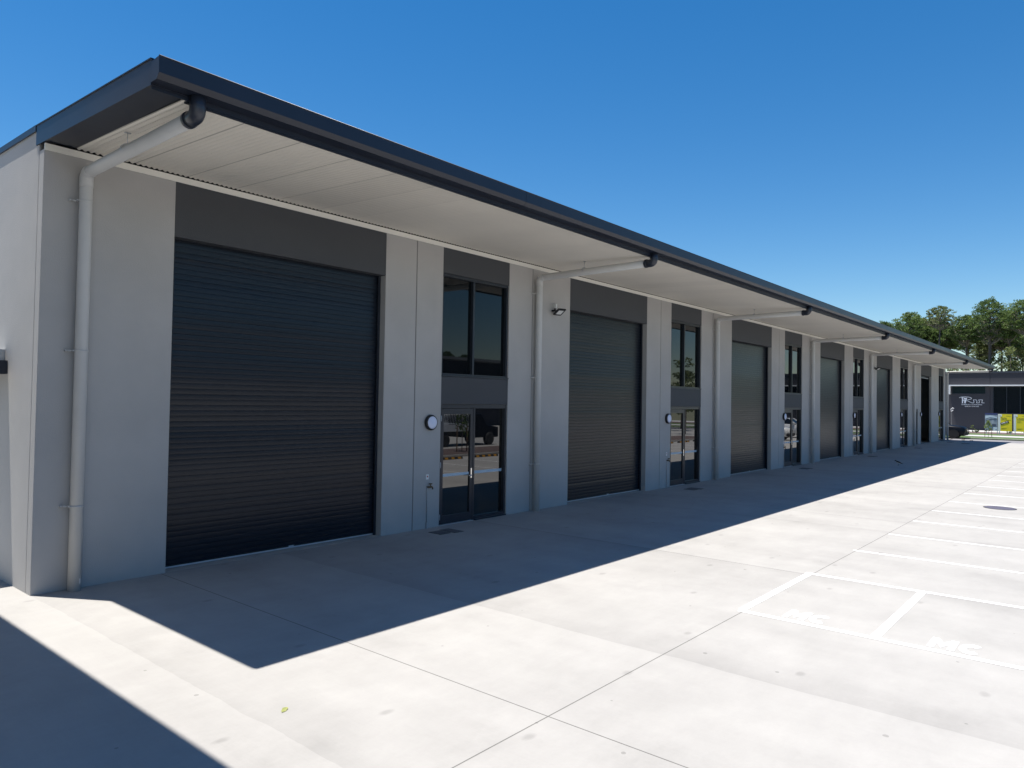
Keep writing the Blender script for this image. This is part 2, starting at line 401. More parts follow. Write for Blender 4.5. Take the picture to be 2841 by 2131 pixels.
# side wall, back wall, roof
MB().box(0, TH, TH+G+.0, DEP, -.02, 6.085).build('side_wall', m_wall, bd, bevel=.006)
MB().box(.012, TH-.01, TH-.02, TH+G+.01, 0, 5.98).build('joint_sealant', m_seal, bd)
MB().box(END-TH, END, TH+.002, DEP, -.02, 6.085).build('side_wall', m_wall, bd)
MB().box(TH, END-TH, DEP-.2, DEP-.002, -.02, 6.8).build('back_wall', m_wall, bd)
def zs(y): return 5.885 + .045*y           # soffit plane
# cream trim
b = MB(); b.box(-.0, END, -.022, -.002, 5.785, 5.868); b.box(.0, END, -.022, -.012, 5.868, 5.872); b.build('wall_trim', m_trim, bd)
b = MB(); b.box(.36, END-.2, .01, .06, H+.001, 6.07); b.build('closure', m_blk, bd)
# corrugated soffit
b = MB(); y0, y1 = -.02, -3.09; pitch = .0762; x = .362; i = 0; seg = 6; pts = []
while x < END-.35:
    for s_ in range(seg):
        px = x + pitch*s_/seg
        pts.append((px, .0105*math.cos(2*math.pi*s_/seg)))
    i += 1; x += pitch
    
n = 0
for px, dz in pts:
    b.v.append((px, y0, zs(y0)+.012+dz)); b.v.append((px, y1, zs(y1)+.012+dz))
for i in range(len(pts)-1): b.addf((2*i, 2*i+1, 2*i+3, 2*i+2), False)
b.build('soffit', m_soffit, bd)
# screws seen as pale dots
b = MB()
for xx in [.7 + .762*i for i in range(0, 24)]:
    for yy in (-.75, -1.55, -2.35):
        b.lathe([(.007, zs(yy)-.003), (.005, zs(yy)-.007)], 6, Matrix.Translation((xx, yy, 0)))
tag(b.build('soffit_screws', m_trim, bd), kind='stuff')
# dark edge strip of the soffit + barge
def zb(y): return 5.885 + .038*(y)          # bottom of the barge
b = MB()
b.prism([(-3.165, zb(-3.165)+.012), (-.024, zb(0)+.010), (-.024, 5.95), (-3.165, 5.9)], .004, .36, 'x')
b.build('soffit_edge', m_steel, bd)
b = MB(); b.prism([(-3.175, zb(-3.175)), (.28, zb(.28)), (.28, 6.165), (-3.175, 6.042)], -.014, .003, 'x'); b.prism([(-3.175, 6.032), (.29, 6.155), (.29, 6.168), (-3.175, 6.045)], -.024, .09, 'x')
b.build('barge_board', m_steel, bd)
b = MB(); b.prism([(-3.175, zb(-3.175)), (.28, zb(.28)), (.28, 6.165), (-3.175, 6.042)], END-.01, END+.012, 'x')
b.prism([(-3.165, zb(-3.165)+.012), (-.024, zb(0)+.010), (-.024, 5.95), (-3.165, 5.9)], END-.35, END-.011, 'x'); b.build('barge_board', m_steel, bd)
b = MB(); b.prism([(.29, 6.088), (DEP, 6.55), (DEP, 6.65), (.29, 6.172)], -.022, .10, 'x'); b.build('side_capping', m_steel, bd)
b = MB(); b.prism([(.285, 6.086), (DEP, 6.088), (DEP, 6.56), (.285, 6.10)], .0, TH, 'x'); b.build('side_wall', m_wall, bd)
b = MB(); b.prism([(-3.19, 5.985), (0.2, 6.09), (DEP, 6.58), (DEP, 6.62), (0.2, 6.14), (-3.19, 6.02)], .02, END-.02, 'x'); b.build('roof', m_roofg, bd)
# gutter and fascia
b = MB(); b.prism([(-3.36, 6.015), (-3.36, 5.845), (-3.315, 5.790), (-3.155, 5.790), (-3.155, 6.0), (-3.16, 6.0), (-3.16, 5.797), (-3.312, 5.797), (-3.353, 5.849), (-3.353, 6.015)], -.014, END+.25, 'x')
b.tube([(-.014, -3.352, 6.014), (END+.25, -3.352, 6.014)], .013, 8)
b.prism([(-3.36, 6.015), (-3.36, 5.845), (-3.315, 5.790), (-3.175, 5.790), (-3.175, 6.0)], -.017, -.0145, 'x')
gut = b.build('gutter', m_steel, bd)
for x in (5.851, 17.9, 29.95, 42, 54): MB().prism([(-3.3625, 6.012), (-3.3625, 5.844), (-3.316, 5.7875), (-3.16, 5.7875), (-3.16, 5.789), (-3.315, 5.789), (-3.3605, 5.845), (-3.3605, 6.012)], x, x+.03, 'x').build('gutter_joint', m_steel, gut)
b = MB(); b.box(.004, END, -3.153, -3.135, 5.735, 5.985); b.box(.37, END, -3.134, -3.085, 5.722, 5.742); b.build('fascia', m_steel, bd)

# downpipes
def downpipe(x, k):
    r = .079; yc = -.118; zt = 5.575
    path = [(x, yc, .0), (x, yc, zt-.14)] + arc((yc-.10, zt-.10), .10, 0, 90, 6, x=x) + [(x, -2.98, zt+.018)]
    d = MB().tube(path, r, 20).build('downpipe', m_pipe, bd)
    c = MB(); c.tube([(x, yc, zt-.20), (x, yc, zt-.12)] + arc((yc-.105, zt-.105), .105, 0, 90, 6, x=x) + [(x, yc-.16, zt)], r+.004, 20); c.build('pipe_bend', m_pipe, d)
    e = MB(); ze = zt+.018; yb = -3.19; rb = .075
    e.tube([(x, -2.985, ze), (x, -3.035, ze)], r+.012, 20)
    e.tube([(x, -2.99, ze), (x, yb+rb, ze)] + [(x, yb+rb-rb*math.sin(R(a)), ze+rb-rb*math.cos(R(a))) for a in (18, 36, 54, 72, 90)] + [(x, yb, 5.80)], r+.005, 20)
    e.tube([(x, yb, ze+rb+.02), (x, yb, ze+rb+.026)], r+.008, 20)
    e.build('elbow', m_elbow, d)
    for z in (5.19, 3.18, 1.115):
        s = MB(); s.tube([(x, yc, z-.011), (x, yc, z+.011)], r+.004, 20); s.box(x-.15, x-.06, -.05, -.035, z-.011, z+.011); s.box(x-.17, x-.14, -.05, -.001, z-.011, z+.011); s.box(x+.06, x+.12, -.004, -.001, z-.011, z+.011)
        s.box(x-.10, x-.085, -.05, yc-.0, z-.010, z+.010)
        s.build('strap', m_pipe, d)
    hg = MB(); zz = zt + .03; hg.tube([(x+.0, -1.41, zz+.08), (x, -1.41, zs(-1.41)+.0)], .005, 6); hg.box(x-.035, x+.035, -1.43, -1.39, zs(-1.41)-.006, zs(-1.41)+.002)
    hg.tube([(x, -1.395, zz), (x, -1.425, zz)], r+.004, 20); hg.build('hanger', m_galv, d)
    return d
for k, x in enumerate(PX): downpipe(x, k)
MB().box(PX[0]+.035, PX[0]+.045, -.196, -.190, .1, .165).build('sticker', m_white, bd)

# roller doors
rng = random.Random(3)
def curtain(x0, x1, z0, z1, y=.20, seed=0):
    rg = random.Random(seed); b = MB(); p = .083; z = z0; ph = rg.random()*6; i = 0
    while z < z1:
        low = math.sin(z*2.1+ph)*.6 + math.sin(z*5.3+ph*2)*.5 + (.8 if rg.random() < .07 else 0)
        a = (.040*low + rg.gauss(0, .014)) * (1 if seed < 2 else .55 if seed == 2 else .2)               # tilt of the slat
        pr = [(0, .005), (.003, .005), (.006, 0), (.030, -.0009), (.056, -.0009), (.079, 0), (.081, .005), (.083, .005)]
        for j in range(len(pr)-1):
            (za, ya), (zb_, yb) = pr[j], pr[j+1]
            ya += a*(za-.04); yb += a*(zb_-.04)
            b.face([(x0, y+ya, z+za), (x1, y+ya, z+za), (x1, y+yb, z+zb_), (x0, y+yb, z+zb_)])
        z += p; i += 1
    return b
for k in range(6):
    x0, x1 = L[k]+.004, Rr[k]-.004
    if k < 5:
        d = curtain(x0, x1, .055, HT+.06, .20, k).build('roller_door', m_curtain, bd)
        r_ = MB(); r_.box(x0, x1, .185, .225, .016, .040); r_.build('bottom_rail', m_alu, d)
        r_ = MB(); r_.box(x0, x1, .19, .22, .041, .056); r_.box(x0, x1, .228, .24, 0.002, .05); r_.build('weather_seal', m_black, d)
        xm = (x0+x1)/2+.15; r_ = MB(); r_.box(xm, xm+.10, .179, .184, .036, .062); r_.build('lock_plate', m_alu, d)
    else:
        d = curtain(x0, x1, 4.84, HT+.06, .20, k).build('roller_door', m_curtain, bd)
        r_ = MB(); r_.box(x0, x1, .185, .225, 4.80, 4.835); r_.build('bottom_rail', m_alu, d)
    for u, v in ((x1-.05, x1), (x0, x0+.05)): MB().box(u, v, .145, .175, 0.002, HT-.002).build('guide_rail', m_frame, d)
for k in range(6): MB().box(L[k]+.001, Rr[k]-.001, .0, .24, .001, .006).build('door_sill', m_kerb, bd)
# room walls behind the open last unit, and closing walls between units
for x in (10.3, 20.4, 30.7, 41.0, 52.35): MB().box(x-.08, x+.08, .35, DEP-.2, 0, 6.1).build('party_wall', m_wall, bd)
for k in range(5): MB().box(L[k]-.3, Rr[k]+.3, .28, .30, 0, 5.6).build('inner_lining', m_blk, bd)
MB().box(0.2, 64.8, .4, DEP-.3, .0, .006).build('slab', m_kerb, bd)
# windows and glazed doors
def window(x0, x1):
    f = MB(); a, bb = x0+.002, x1-.002; z0, z1 = W0-.018, W1-.002; t = .05; y0_, y1_ = .035, .145; xm = x0 + (x1-x0)*.465
    f.box(a, a+t, y0_, y1_, z0, z1); f.box(bb-t, bb, y0_, y1_, z0, z1); f.box(a+t, bb-t, y0_, y1_, z1-.06, z1); f.box(a+t, bb-t, y0_, y1_, z0+.0, z0+.065)
    f.box(xm-.028, xm+.028, y0_+.004, y1_, z0+.065, z1-.06)
    f.box(x0+.001, x1-.001, -.018, .035, z0, z0+.028)
    o = f.build('window', m_frame, bd)
    for u, v in ((a+t, xm-.028), (xm+.028, bb-t)): MB().box(u, v, .115, .123, z0+.065, z1-.06).build('pane', m_glass, o)
def glazed_door(x0, x1, narrow=False):
    f = MB(); a, bb = x0+.002, x1-.002; z1 = DH-.002; y0_, y1_ = .035, .145
    xm = x0 + (x1-x0)*.487 if not narrow else bb-.05
    f.box(a, a+.05, y0_, y1_, .002, z1); f.box(bb-.05, bb, y0_, y1_, .002, z1); f.box(a+.05, bb-.05, y0_, y1_, z1-.085, z1)
    if not narrow:
        f.box(xm, xm+.05, y0_+.003, y1_, .002, z1-.085); f.box(xm+.05, bb-.05, y0_, y1_, .002, .09)
        f.box(xm+.05, bb-.002, -.012, .035, .002, .03)
    o = f.build('glazed_door', m_frame, bd)
    l0, l1 = a+.056, xm-.004; lf = MB(); yy0, yy1 = .045, .09
    lf.box(l0, l0+.075, yy0, yy1, .02, z1-.092); lf.box(l1-.085, l1, yy0, yy1, .02, z1-.092); lf.box(l0+.075, l1-.085, yy0, yy1, z1-.21, z1-.092); lf.box(l0+.075, l1-.085, yy0, yy1, .02, .19)
    lf.build('door_leaf', m_frame, o)
    MB().box(l0+.075, l1-.085, .072, .080, .19, z1-.21).build('pane', m_glassd, o)
    s = MB(); s.box(l0+.078, l1-.088, .0695, .0718, 1.0, 1.058)
    if not narrow:
        MB().box(xm+.05, bb-.05, .115, .123, .09, z1-.085).build('pane', m_glassd, o); s.box(xm+.053, bb-.053, .1125, .1148, 1.0, 1.062)
    s.build('safety_strip', m_strip, o)
    h = MB(); h.box(l1-.062, l1-.028, .036, .045, .925, 1.135); h.tube([(l1-.045, .036, .985), (l1-.045, -.01, .985)], .009, 8); h.tube([(l1-.045, -.008, .985), (l1-.17, -.008, .985)], .009, 8); h.build('handle', m_chrome, o)
    for z in (.17, 1.25, 2.22):
        MB().tube([(l0-.004, .037, z-.06), (l0-.004, .037, z+.06)], .007, 8).build('hinge', m_alu, o)
    MB().box(x0, xm, .0, .14, .001, .012).build('threshold', m_alu, o)
for k in range(6):
    window(WL[k], WR[k]); glazed_door(WL[k], WR[k])
glazed_door(53.68, 54.22, True)
# side awning with door canopy on the return wall
aw = MB().box(-.50, -.002, 1.22, 4.2, 2.87, 3.06).build('side_awning', m_steel, bd)
MB().box(-.30, -.002, 1.36, 4.0, 3.061, 3.22).build('flashing', m_galv, aw)

# ------------------------------------------------------------------ unseen neighbour on the left: added, canopy shaped to throw the near shadow
nb = empty('neighbour_caster', (-4.7, -6.4, 0), 0, 'unseen grey warehouse on the left, its flat canopy shaped to cast the near shadow', 'warehouse')
def nbp(bx, name, m):
    b = MB(); b.box(*bx); o = b.build(name, m, nb); o.location = (4.7, 6.4, 0); return o
nbp((-14, -4.7, -6.3, 1.2, -.02, 6.9), 'wall', m_wall)
nbp((-14.2, -1.225, -6.35, 1.4, 6.94, 7.0), 'canopy_roof', m_steel); nbp((-4.69, -1.24, -6.3, 1.35, 6.90, 6.935), 'soffit', m_soffit)

# ------------------------------------------------------------------ wall things
def round_light():
    t = empty('wall_light')
    Mx = Matrix.Rotation(R(90), 4, 'X')
    MB().lathe([(.150, 0), (.158, .012), (.158, .05), (.150, .068), (.128, .074)], 32, Mx).build('rim', m_black, t)
    MB().lathe([(.128, .06), (.126, .078), (.10, .086), (.05, .091), (.0, .092)], 32, Mx).build('diffuser', m_lens, t)
    return t
t0 = round_light()
names = ['left of the nearest glazed door', 'left of the second nearest glazed door', 'left of the third nearest glazed door',
         'left of the fourth nearest glazed door', 'left of the fifth nearest glazed door', 'left of the open dark doorway', 'right of the open dark doorway']
for k, x in enumerate((6.985, 17.11, 27.38, 37.88, 48.90, 55.05, 62.0)):
    o = t0 if k == 0 else copy_tree(t0)
    o.location = (x, -.001, 2.142); tag(o, 'round black rimmed light ' + names[k], 'wall light', 'round lights along the warehouse front')
def tap():
    t = empty('garden_tap')
    b = MB(); b.tube([(-.06, -.012, .02), (-.06, -.012, .80), (-.055, -.012, .825), (-.04, -.012, .838)], .008, 8); b.box(-.075, -.045, -.03, -.001, 0, .12)
    b.build('pipe', m_galv, t)
    b = MB(); b.tube([(-.05, -.002, .838), (-.05, -.05, .838), (0, -.06, .838)], .016, 10); b.tube([(-.07, -.05, .838), (.03, -.05, .838), (.055, -.05, .825), (.065, -.05, .785)], [.017, .02, .015, .012], 10)
    b.tube([(.0, -.05, .838), (.0, -.05, .895)], .011, 8); b.build('spout', m_brass, t)
    b = MB(); b.tube([(-.045, -.05, .902), (.045, -.05, .902)], .009, 8); b.tube([(0, -.085, .902), (0, -.015, .902)], .009, 8); b.build('handle', m_brass, t)
    return t
t0 = tap()
for k, x in enumerate((6.99, 17.15, 27.43, 37.92, 48.80, 61.9)):
    o = t0 if k == 0 else copy_tree(t0)
    o.location = (x, 0, 0); tag(o, 'brass garden tap on a thin riser pipe beside the %s glazed door' % ('nearest', 'second', 'third', 'fourth', 'fifth', 'last')[k], 'tap', 'taps beside the glazed doors')
def notice():
    b = MB(); b.box(-.037, .037, -.004, -.001, -.052, .052); o = b.build('wall_notice', m_white)
    c = MB(); c.lathe([(.017, 0), (.017, .0015)], 16, Matrix.Translation((0, -.0045, .008)) @ Matrix.Rotation(R(90), 4, 'X')); c.build('printed_mark', m_red, o)
    return o
t0 = notice()
for k, x in enumerate((6.94, 17.09, 27.36, 37.84, 48.78)):
    o = t0 if k == 0 else copy_tree(t0)
    o.location = (x, 0, 1.04); tag(o, 'small white notice with red mark above the %s tap' % ('nearest', 'second', 'third', 'fourth', 'fifth')[k], 'notice', 'notices above the taps')
def flood(x, lab, cable=False):
    t = empty('floodlight', (x, 0, 4.93), 0, lab, 'floodlight', 'floodlights on the pillars')
    MB().box(-.025, .03, -.075, -.001, .0, .10).build('sensor_box', m_white, t)
    b = MB(); b.tube([(0, -.035, .0), (0, -.035, -.05)], .018, 8); b.box(-.10, .02, -.09, -.001, -.085, -.05); b.box(-.12, -.08, -.14, -.04, -.10, -.06); b.box(-.02, .01, -.14, -.04, -.115, -.06); b.build('bracket', m_black, t)
    Mx = Matrix.Translation((-.05, -.21, -.11)) @ Matrix.Rotation(R(-18), 4, 'Z') @ Matrix.Rotation(R(-28), 4, 'X')
    MB().box(-.115, .115, -.13, .13, -.02, .018, Mx).build('housing', m_black, t, bevel=.008)
    MB().box(-.072, .072, -.085, .075, -.0235, -.0205, Mx).build('lens', m_white, t)
    return t
flood(11.14, 'small black floodlight on the pillar left of the second roller door')
flood(42.22, 'small black floodlight on the pillar left of the fifth roller door')

# ------------------------------------------------------------------ ground things
def pit(k, x, y):
    t = empty('service_pit', (x, y, 0), 0, 'pair of dark pit lids in the concrete before the %s glazed door' % ('nearest', 'second', 'third', 'fourth', 'fifth', 'last')[k], 'pit cover', 'pit lids before the doors')
    for (a, b_, c, d, z) in ((-.29, -.03, -.16, .16, .010), (.04, .28, -.22, .20, .008)):
        f = MB(); f.box(a-.012, b_+.012, c-.012, d+.012, .0005, z-.005); l_ = MB(); l_.box(a, b_, c, d, z-.005, z)
        o = l_.build('lid', m_cover, t, bevel=.002); f.build('lid_rim', m_rim, o)
for k, (x, y) in enumerate(((6.96, -.53), (17.4, -.75), (27.7, -.8), (38.2, -.85), (49.4, -.9), (60.9, -.95))): pit(k, x, y)
t = empty('manhole', (19.62, -8.36, 0), 0, 'round dark manhole cover set in a parking bay', 'manhole cover')
MB().lathe([(.37, .002), (.37, .006), (.345, .007)], 40).build('rim', m_rim, t)
b = MB(); b.lathe([(.342, .004), (.342, .0085)], 40)
b.build('lid', m_manhole, t)
t = empty('drain_grate', (59.5, -2.15, 0), 0, 'dark flat drain grate in the shaded concrete near the far end', 'drain grate')
MB().box(-.32, .32, -.25, .25, .001, .006).build('frame', m_rim, t)
b = MB()
for i in range(9): b.box(-.29+i*.066, -.26+i*.066, -.22, .22, .0062, .012)
b.build('bars', m_cover, t)
# fallen leaf
b = MB(); b.face([(-.05, 0, .008), (-.02, -.02, .004), (.03, -.022, .012), (.055, 0, .006), (.02, .022, .014), (-.02, .018, .006)])
o = b.build('fallen_leaf', m_leaf, None, (.27, -5.39, 0)); o.rotation_euler = (0, 0, .6); tag(o, 'small yellow green leaf lying on the sunlit concrete', 'leaf')
# dry leaves by the road edge
for i, (x, y) in enumerate(((65.6, -.25), (66.4, -1.05), (66.0, -1.7))):
    b = MB()
    for j in range(9):
        a, bb = random.uniform(-.25, .25), random.uniform(-.15, .15); r_ = random.uniform(.03, .06)
        b.box(a-r_, a+r_, bb-r_, bb+r_, 0, .02, Matrix.Rotation(random.uniform(-.6, .6), 4, 'X'))
    o = b.build('leaf_litter', m_timber, None, (x, y, .02)); tag(o, 'small heap of brown leaves at the road edge, %s from the wall' % ('nearest', 'second', 'farthest')[i], 'leaves', 'leaf litter at the road edge')
# bird
t = empty('bird', (32.7, -3.25, 0), R(118), 'small black and white bird standing on the shaded concrete', 'bird')
def ring_body(secs, seg=12):
    b = MB(); n0 = 0
    for (x, z, ry, rz) in secs:
        for k in range(seg):
            a = 2*math.pi*k/seg; b.v.append((x, ry*math.cos(a), z+rz*math.sin(a)))
    for i in range(len(secs)-1):
        for k in range(seg):
            k2 = (k+1) % seg; b.addf((i*seg+k, i*seg+k2, (i+1)*seg+k2, (i+1)*seg+k), True)
    b.addf(range(seg)); b.addf(range((len(secs)-1)*seg, len(secs)*seg)); return b
b = ring_body([(-.20, .075, .006, .004), (-.12, .105, .016, .012), (-.07, .13, .034, .035), (0, .15, .048, .052), (.06, .175, .042, .046), (.095, .205, .028, .028), (.115, .228, .027, .028), (.145, .228, .02, .02), (.16, .225, .007, .007), (.195, .215, .002, .002)])
body = b.build('body', [m_black, m_white], t)
for p in body.data.polygons:
    if p.center.z < .145 and p.center.x > -.08 and p.center.x < .08: p.material_index = 1
for s_ in (-1, 1):
    b = MB(); b.tube([(.0, .018*s_, .11), (-.005, .02*s_, .05), (.01, .02*s_, .006)], .0035, 6)
    for a in (-.5, 0, .5): b.tube([(.01, .02*s_, .005), (.01+.035*math.cos(a), .02*s_+.035*math.sin(a), .003)], .002, 5)
    b.tube([(.01, .02*s_, .005), (-.015, .02*s_, .003)], .002, 5); b.build('leg', m_black, t)
    b = MB(); b.prism([(.05, .185), (-.01, .19), (-.10, .13), (-.15, .10), (-.06, .11), (.03, .14)], .046*s_, .052*s_, 'y'); b.build('wing', m_black, t)

# ------------------------------------------------------------------ far side of the road
fb = empty('dark_office_building', (98, 5, 0), 0, 'dark grey flat building with white framed strip window and white logo across the road', 'building')
def fbp(mb, name, m, parent=None):
    o = mb.build(name, m, parent or fb)
    if parent is None: o.location = (-98, -5, 0)
    return o
BX = 98.0
b = MB(); b.box(BX, BX+.3, .63, 16, -.05, 6.83); fbp(b, 'wall', m_fardk)
b = MB(); b.box(BX, BX+.3, -30, .60, 5.27, 6.83); b.box(BX, BX+.3, -30, .60, -.05, 2.1); b.box(BX, BX+.3, .34, .60, 2.1, 5.27); fbp(b, 'wall', m_fardk)
b = MB(); b.box(BX+.3, 112, 15.8, 16, -.05, 6.8); b.box(BX+.3, 112, -30, -29.8, -.05, 6.8); b.box(112, 112.2, -30, 16, -.05, 6.8); b.box(BX+.3, 112, -30, 16, 6.3, 6.5); fbp(b, 'wall', m_fardk)
b = MB(); b.box(BX-.06, BX+.36, -30.1, 16.1, 6.832, 7.05); fbp(b, 'coping', m_farcop)
b = MB(); b.box(BX-.75, BX-.002, -30, 4.72, 5.31, 5.44); b.box(BX-.75, BX-.002, 4.6, 4.72, 4.31, 5.308); fbp(b, 'awning_frame', m_white)
b = MB(); b.box(BX-.02, BX+.0, 1.05, 4.5, 4.38, 4.42); b.box(BX-.02, 0+BX, 1.05, 4.5, 5.24, 5.29); b.box(BX-.02, BX, 1.05, 1.09, 4.42, 5.24); b.box(BX-.02, BX, 4.46, 4.5, 4.42, 5.24); wf = fbp(b, 'window', m_frame)
MB().box(BX-.012, BX-.002, 1.09, 4.46, 4.42, 5.24).build('pane', m_glassg, wf)
b = MB()
for yy in (.3, -1.0, -2.3, -3.6, -4.9, -6.2, -9, -12, -15): b.box(BX+.02, BX+.1, yy-.03, yy+.03, 2.1, 5.27)
b.box(BX+.02, BX+.1, -29.9, .33, 2.1, 2.16); b.box(BX+.02, BX+.1, -29.9, .33, 5.2, 5.268); wf = fbp(b, 'window', m_frame)
MB().box(BX+.12, BX+.13, -29.9, .34, 2.1, 5.27).build('pane', m_glass, wf)
# logo strokes on the wall
def PZ(px, py): return (3.712-(px-570)*.003989, 3.981-(py-200)*.00473-(px-570)*-.000054)
def stroke(pts, w_, b):
    q = [Vector((0,)+PZ(*p)) for p in pts]
    for i in range(len(q)-1):
        d = (q[i+1]-q[i]); 
        if d.length < 1e-4: continue
        nn = Vector((0, -d.z, d.y)).normalized()*w_/2; e = d.normalized()*w_*.3
        a, c = q[i]-e, q[i+1]+e
        pr = [a+nn, c+nn, c-nn, a-nn]
        b.prism([(p.y, p.z) for p in pr], BX-.022-.0007*(len(b.f) % 5), BX-.002, 'x')
b = MB()
stroke([(572, 215), (590, 205), (640, 197), (720, 195), (800, 200), (855, 212), (882, 230), (870, 248), (830, 262), (775, 274)], .05, b)
stroke([(640, 200), (650, 260), (648, 352)], .10, b); stroke([(682, 205), (690, 250), (705, 352)], .055, b)
stroke([(748, 228), (735, 290), (712, 350)], .13, b); stroke([(700, 235), (740, 240)], .12, b); stroke([(655, 285), (720, 275)], .08, b)
stroke([(770, 290), (830, 322), (900, 350), (935, 348), (945, 320), (925, 272), (1000, 272), (1020, 300), (1008, 348), (1075, 348), (1082, 318), (1062, 272), (1155, 272), (1140, 348), (1203, 350)], .045, b)
fbp(b, 'logo', m_logo)
o = text_mesh('ROEBUCK CONCEPTS', .13, m_logo, fb, (BX-.012, 3.49, 3.03), (0, -1, 0), (0, 0, 1), 'lettering', width=2.08, depth=.02); o.location = (-98, -5, 0)
o = text_mesh('BESPOKE BUILDER', .095, m_logo, fb, (BX-.012, 3.165, 2.83), (0, -1, 0), (0, 0, 1), 'lettering', width=1.45, depth=.02); o.location = (-98, -5, 0)

# sign boards, local y runs along the board
SX = 84.0
def board(name, y0, y1, z0, z1, lab, face, legs):
    t = empty(name, (SX, (y0+y1)/2, .06), 0, lab, 'sign board', 'sign boards on the lawn'); yc = (y0+y1)/2
    w2 = abs(y0-y1)/2
    b = MB(); b.box(-.0, .03, -w2, w2, z0-.06, z1-.06); b.build('panel', face, t)
    for ly in legs: MB().box(.031, .09, ly-yc-.03, ly-yc+.03, -.05, z1-.2).build('post', m_signw, t)
    return t, yc, w2
def dec(t, y0, y1, z0, z1, m, d=.004, name='print'):
    return MB().box(-.002-d, -.001, y0, y1, z0, z1).build(name, m, t)
t, yc, w2 = board('picture_board', -.51, -1.575, .42, 2.19, 'blue topped site board with a grey aerial picture behind the young tree', m_pic, (-.62, -1.55))
dec(t, -w2, w2, 1.95, 2.13, m_blue); dec(t, -w2, -w2+.36, .36, .72, m_picl, name='caption_patch'); dec(t, -w2+.06, -w2+.16, .42, .50, m_blue, .006, 'badge')
b = MB()
b.prism([(.5, 1.55), (.1, 1.72), (-.5, 1.62), (-.5, 1.72), (.1, 1.9), (.5, 1.80)], -.008, -.001, 'x')
b.build('print', m_picl, t)
b = MB(); b.prism([(.45, 1.30), (.05, 1.48), (-.5, 1.50), (-.5, 1.53), (0, 1.56), (.45, 1.37)], -.007, -.001, 'x'); b.prism([(-.05, .85), (-.45, .80), (-.4, 1.02), (-.1, 1.05)], -.007, -.001, 'x')
b.build('print', mat('slate_print', (.08, .09, .14), .5), t)
for j, (y0, y1, word, sold) in enumerate(((-1.62, -2.78, 'Sale', True), (-2.915, -4.08, 'Lease', False))):
    t, yc, w2 = board('yellow_board', y0, y1, .39, 2.11, ('yellow real estate board reading Sale with a black SOLD banner' if sold else 'yellow real estate board reading Lease at the right frame edge'), m_yel, (y0-.12, y1+.1))
    dec(t, w2-.2, w2, .335, 2.045, m_signw, name='side_strip'); dec(t, w2-.33, w2-.03, 1.80, 2.03, m_white, .008, 'badge'); dec(t, w2-.26, w2-.10, 1.86, 1.89, m_ink, .010, 'badge_text')
    o = text_mesh(word, .21, m_ink, t, (-.008, w2-.27, 1.55), (0, -1, 0), (0, 0, 1), 'lettering', depth=.004)
    for (a, z, ww) in ((-.1, 1.86, .42), (.30, 1.46, .8), (.30, 1.32, .3), (.30, 1.22, .45), (.30, .62, .45), (.30, .55, .35)):
        if sold and z < 1.4 and z > 1: continue
        dec(t, a-ww, a, z, z+.016, m_ink, name='fine_print')
    if sold:
        Mx = Matrix.Translation((-.012, 0.02, 1.18)) @ Matrix.Rotation(R(-22), 4, 'X')
        MB().box(-.004, .006, -.36, .36, -.11, .11, Mx).build('sold_banner', m_black, t)
        rv = Mx.to_3x3() @ Vector((0, -1, 0)); uv = Mx.to_3x3() @ Vector((0, 0, 1)); og = Mx @ Vector((-.008, .28, -.06))
        text_mesh('SOLD', .13, m_signw, t, og, rv, uv, 'lettering', width=.56, depth=.004, bold=.01)

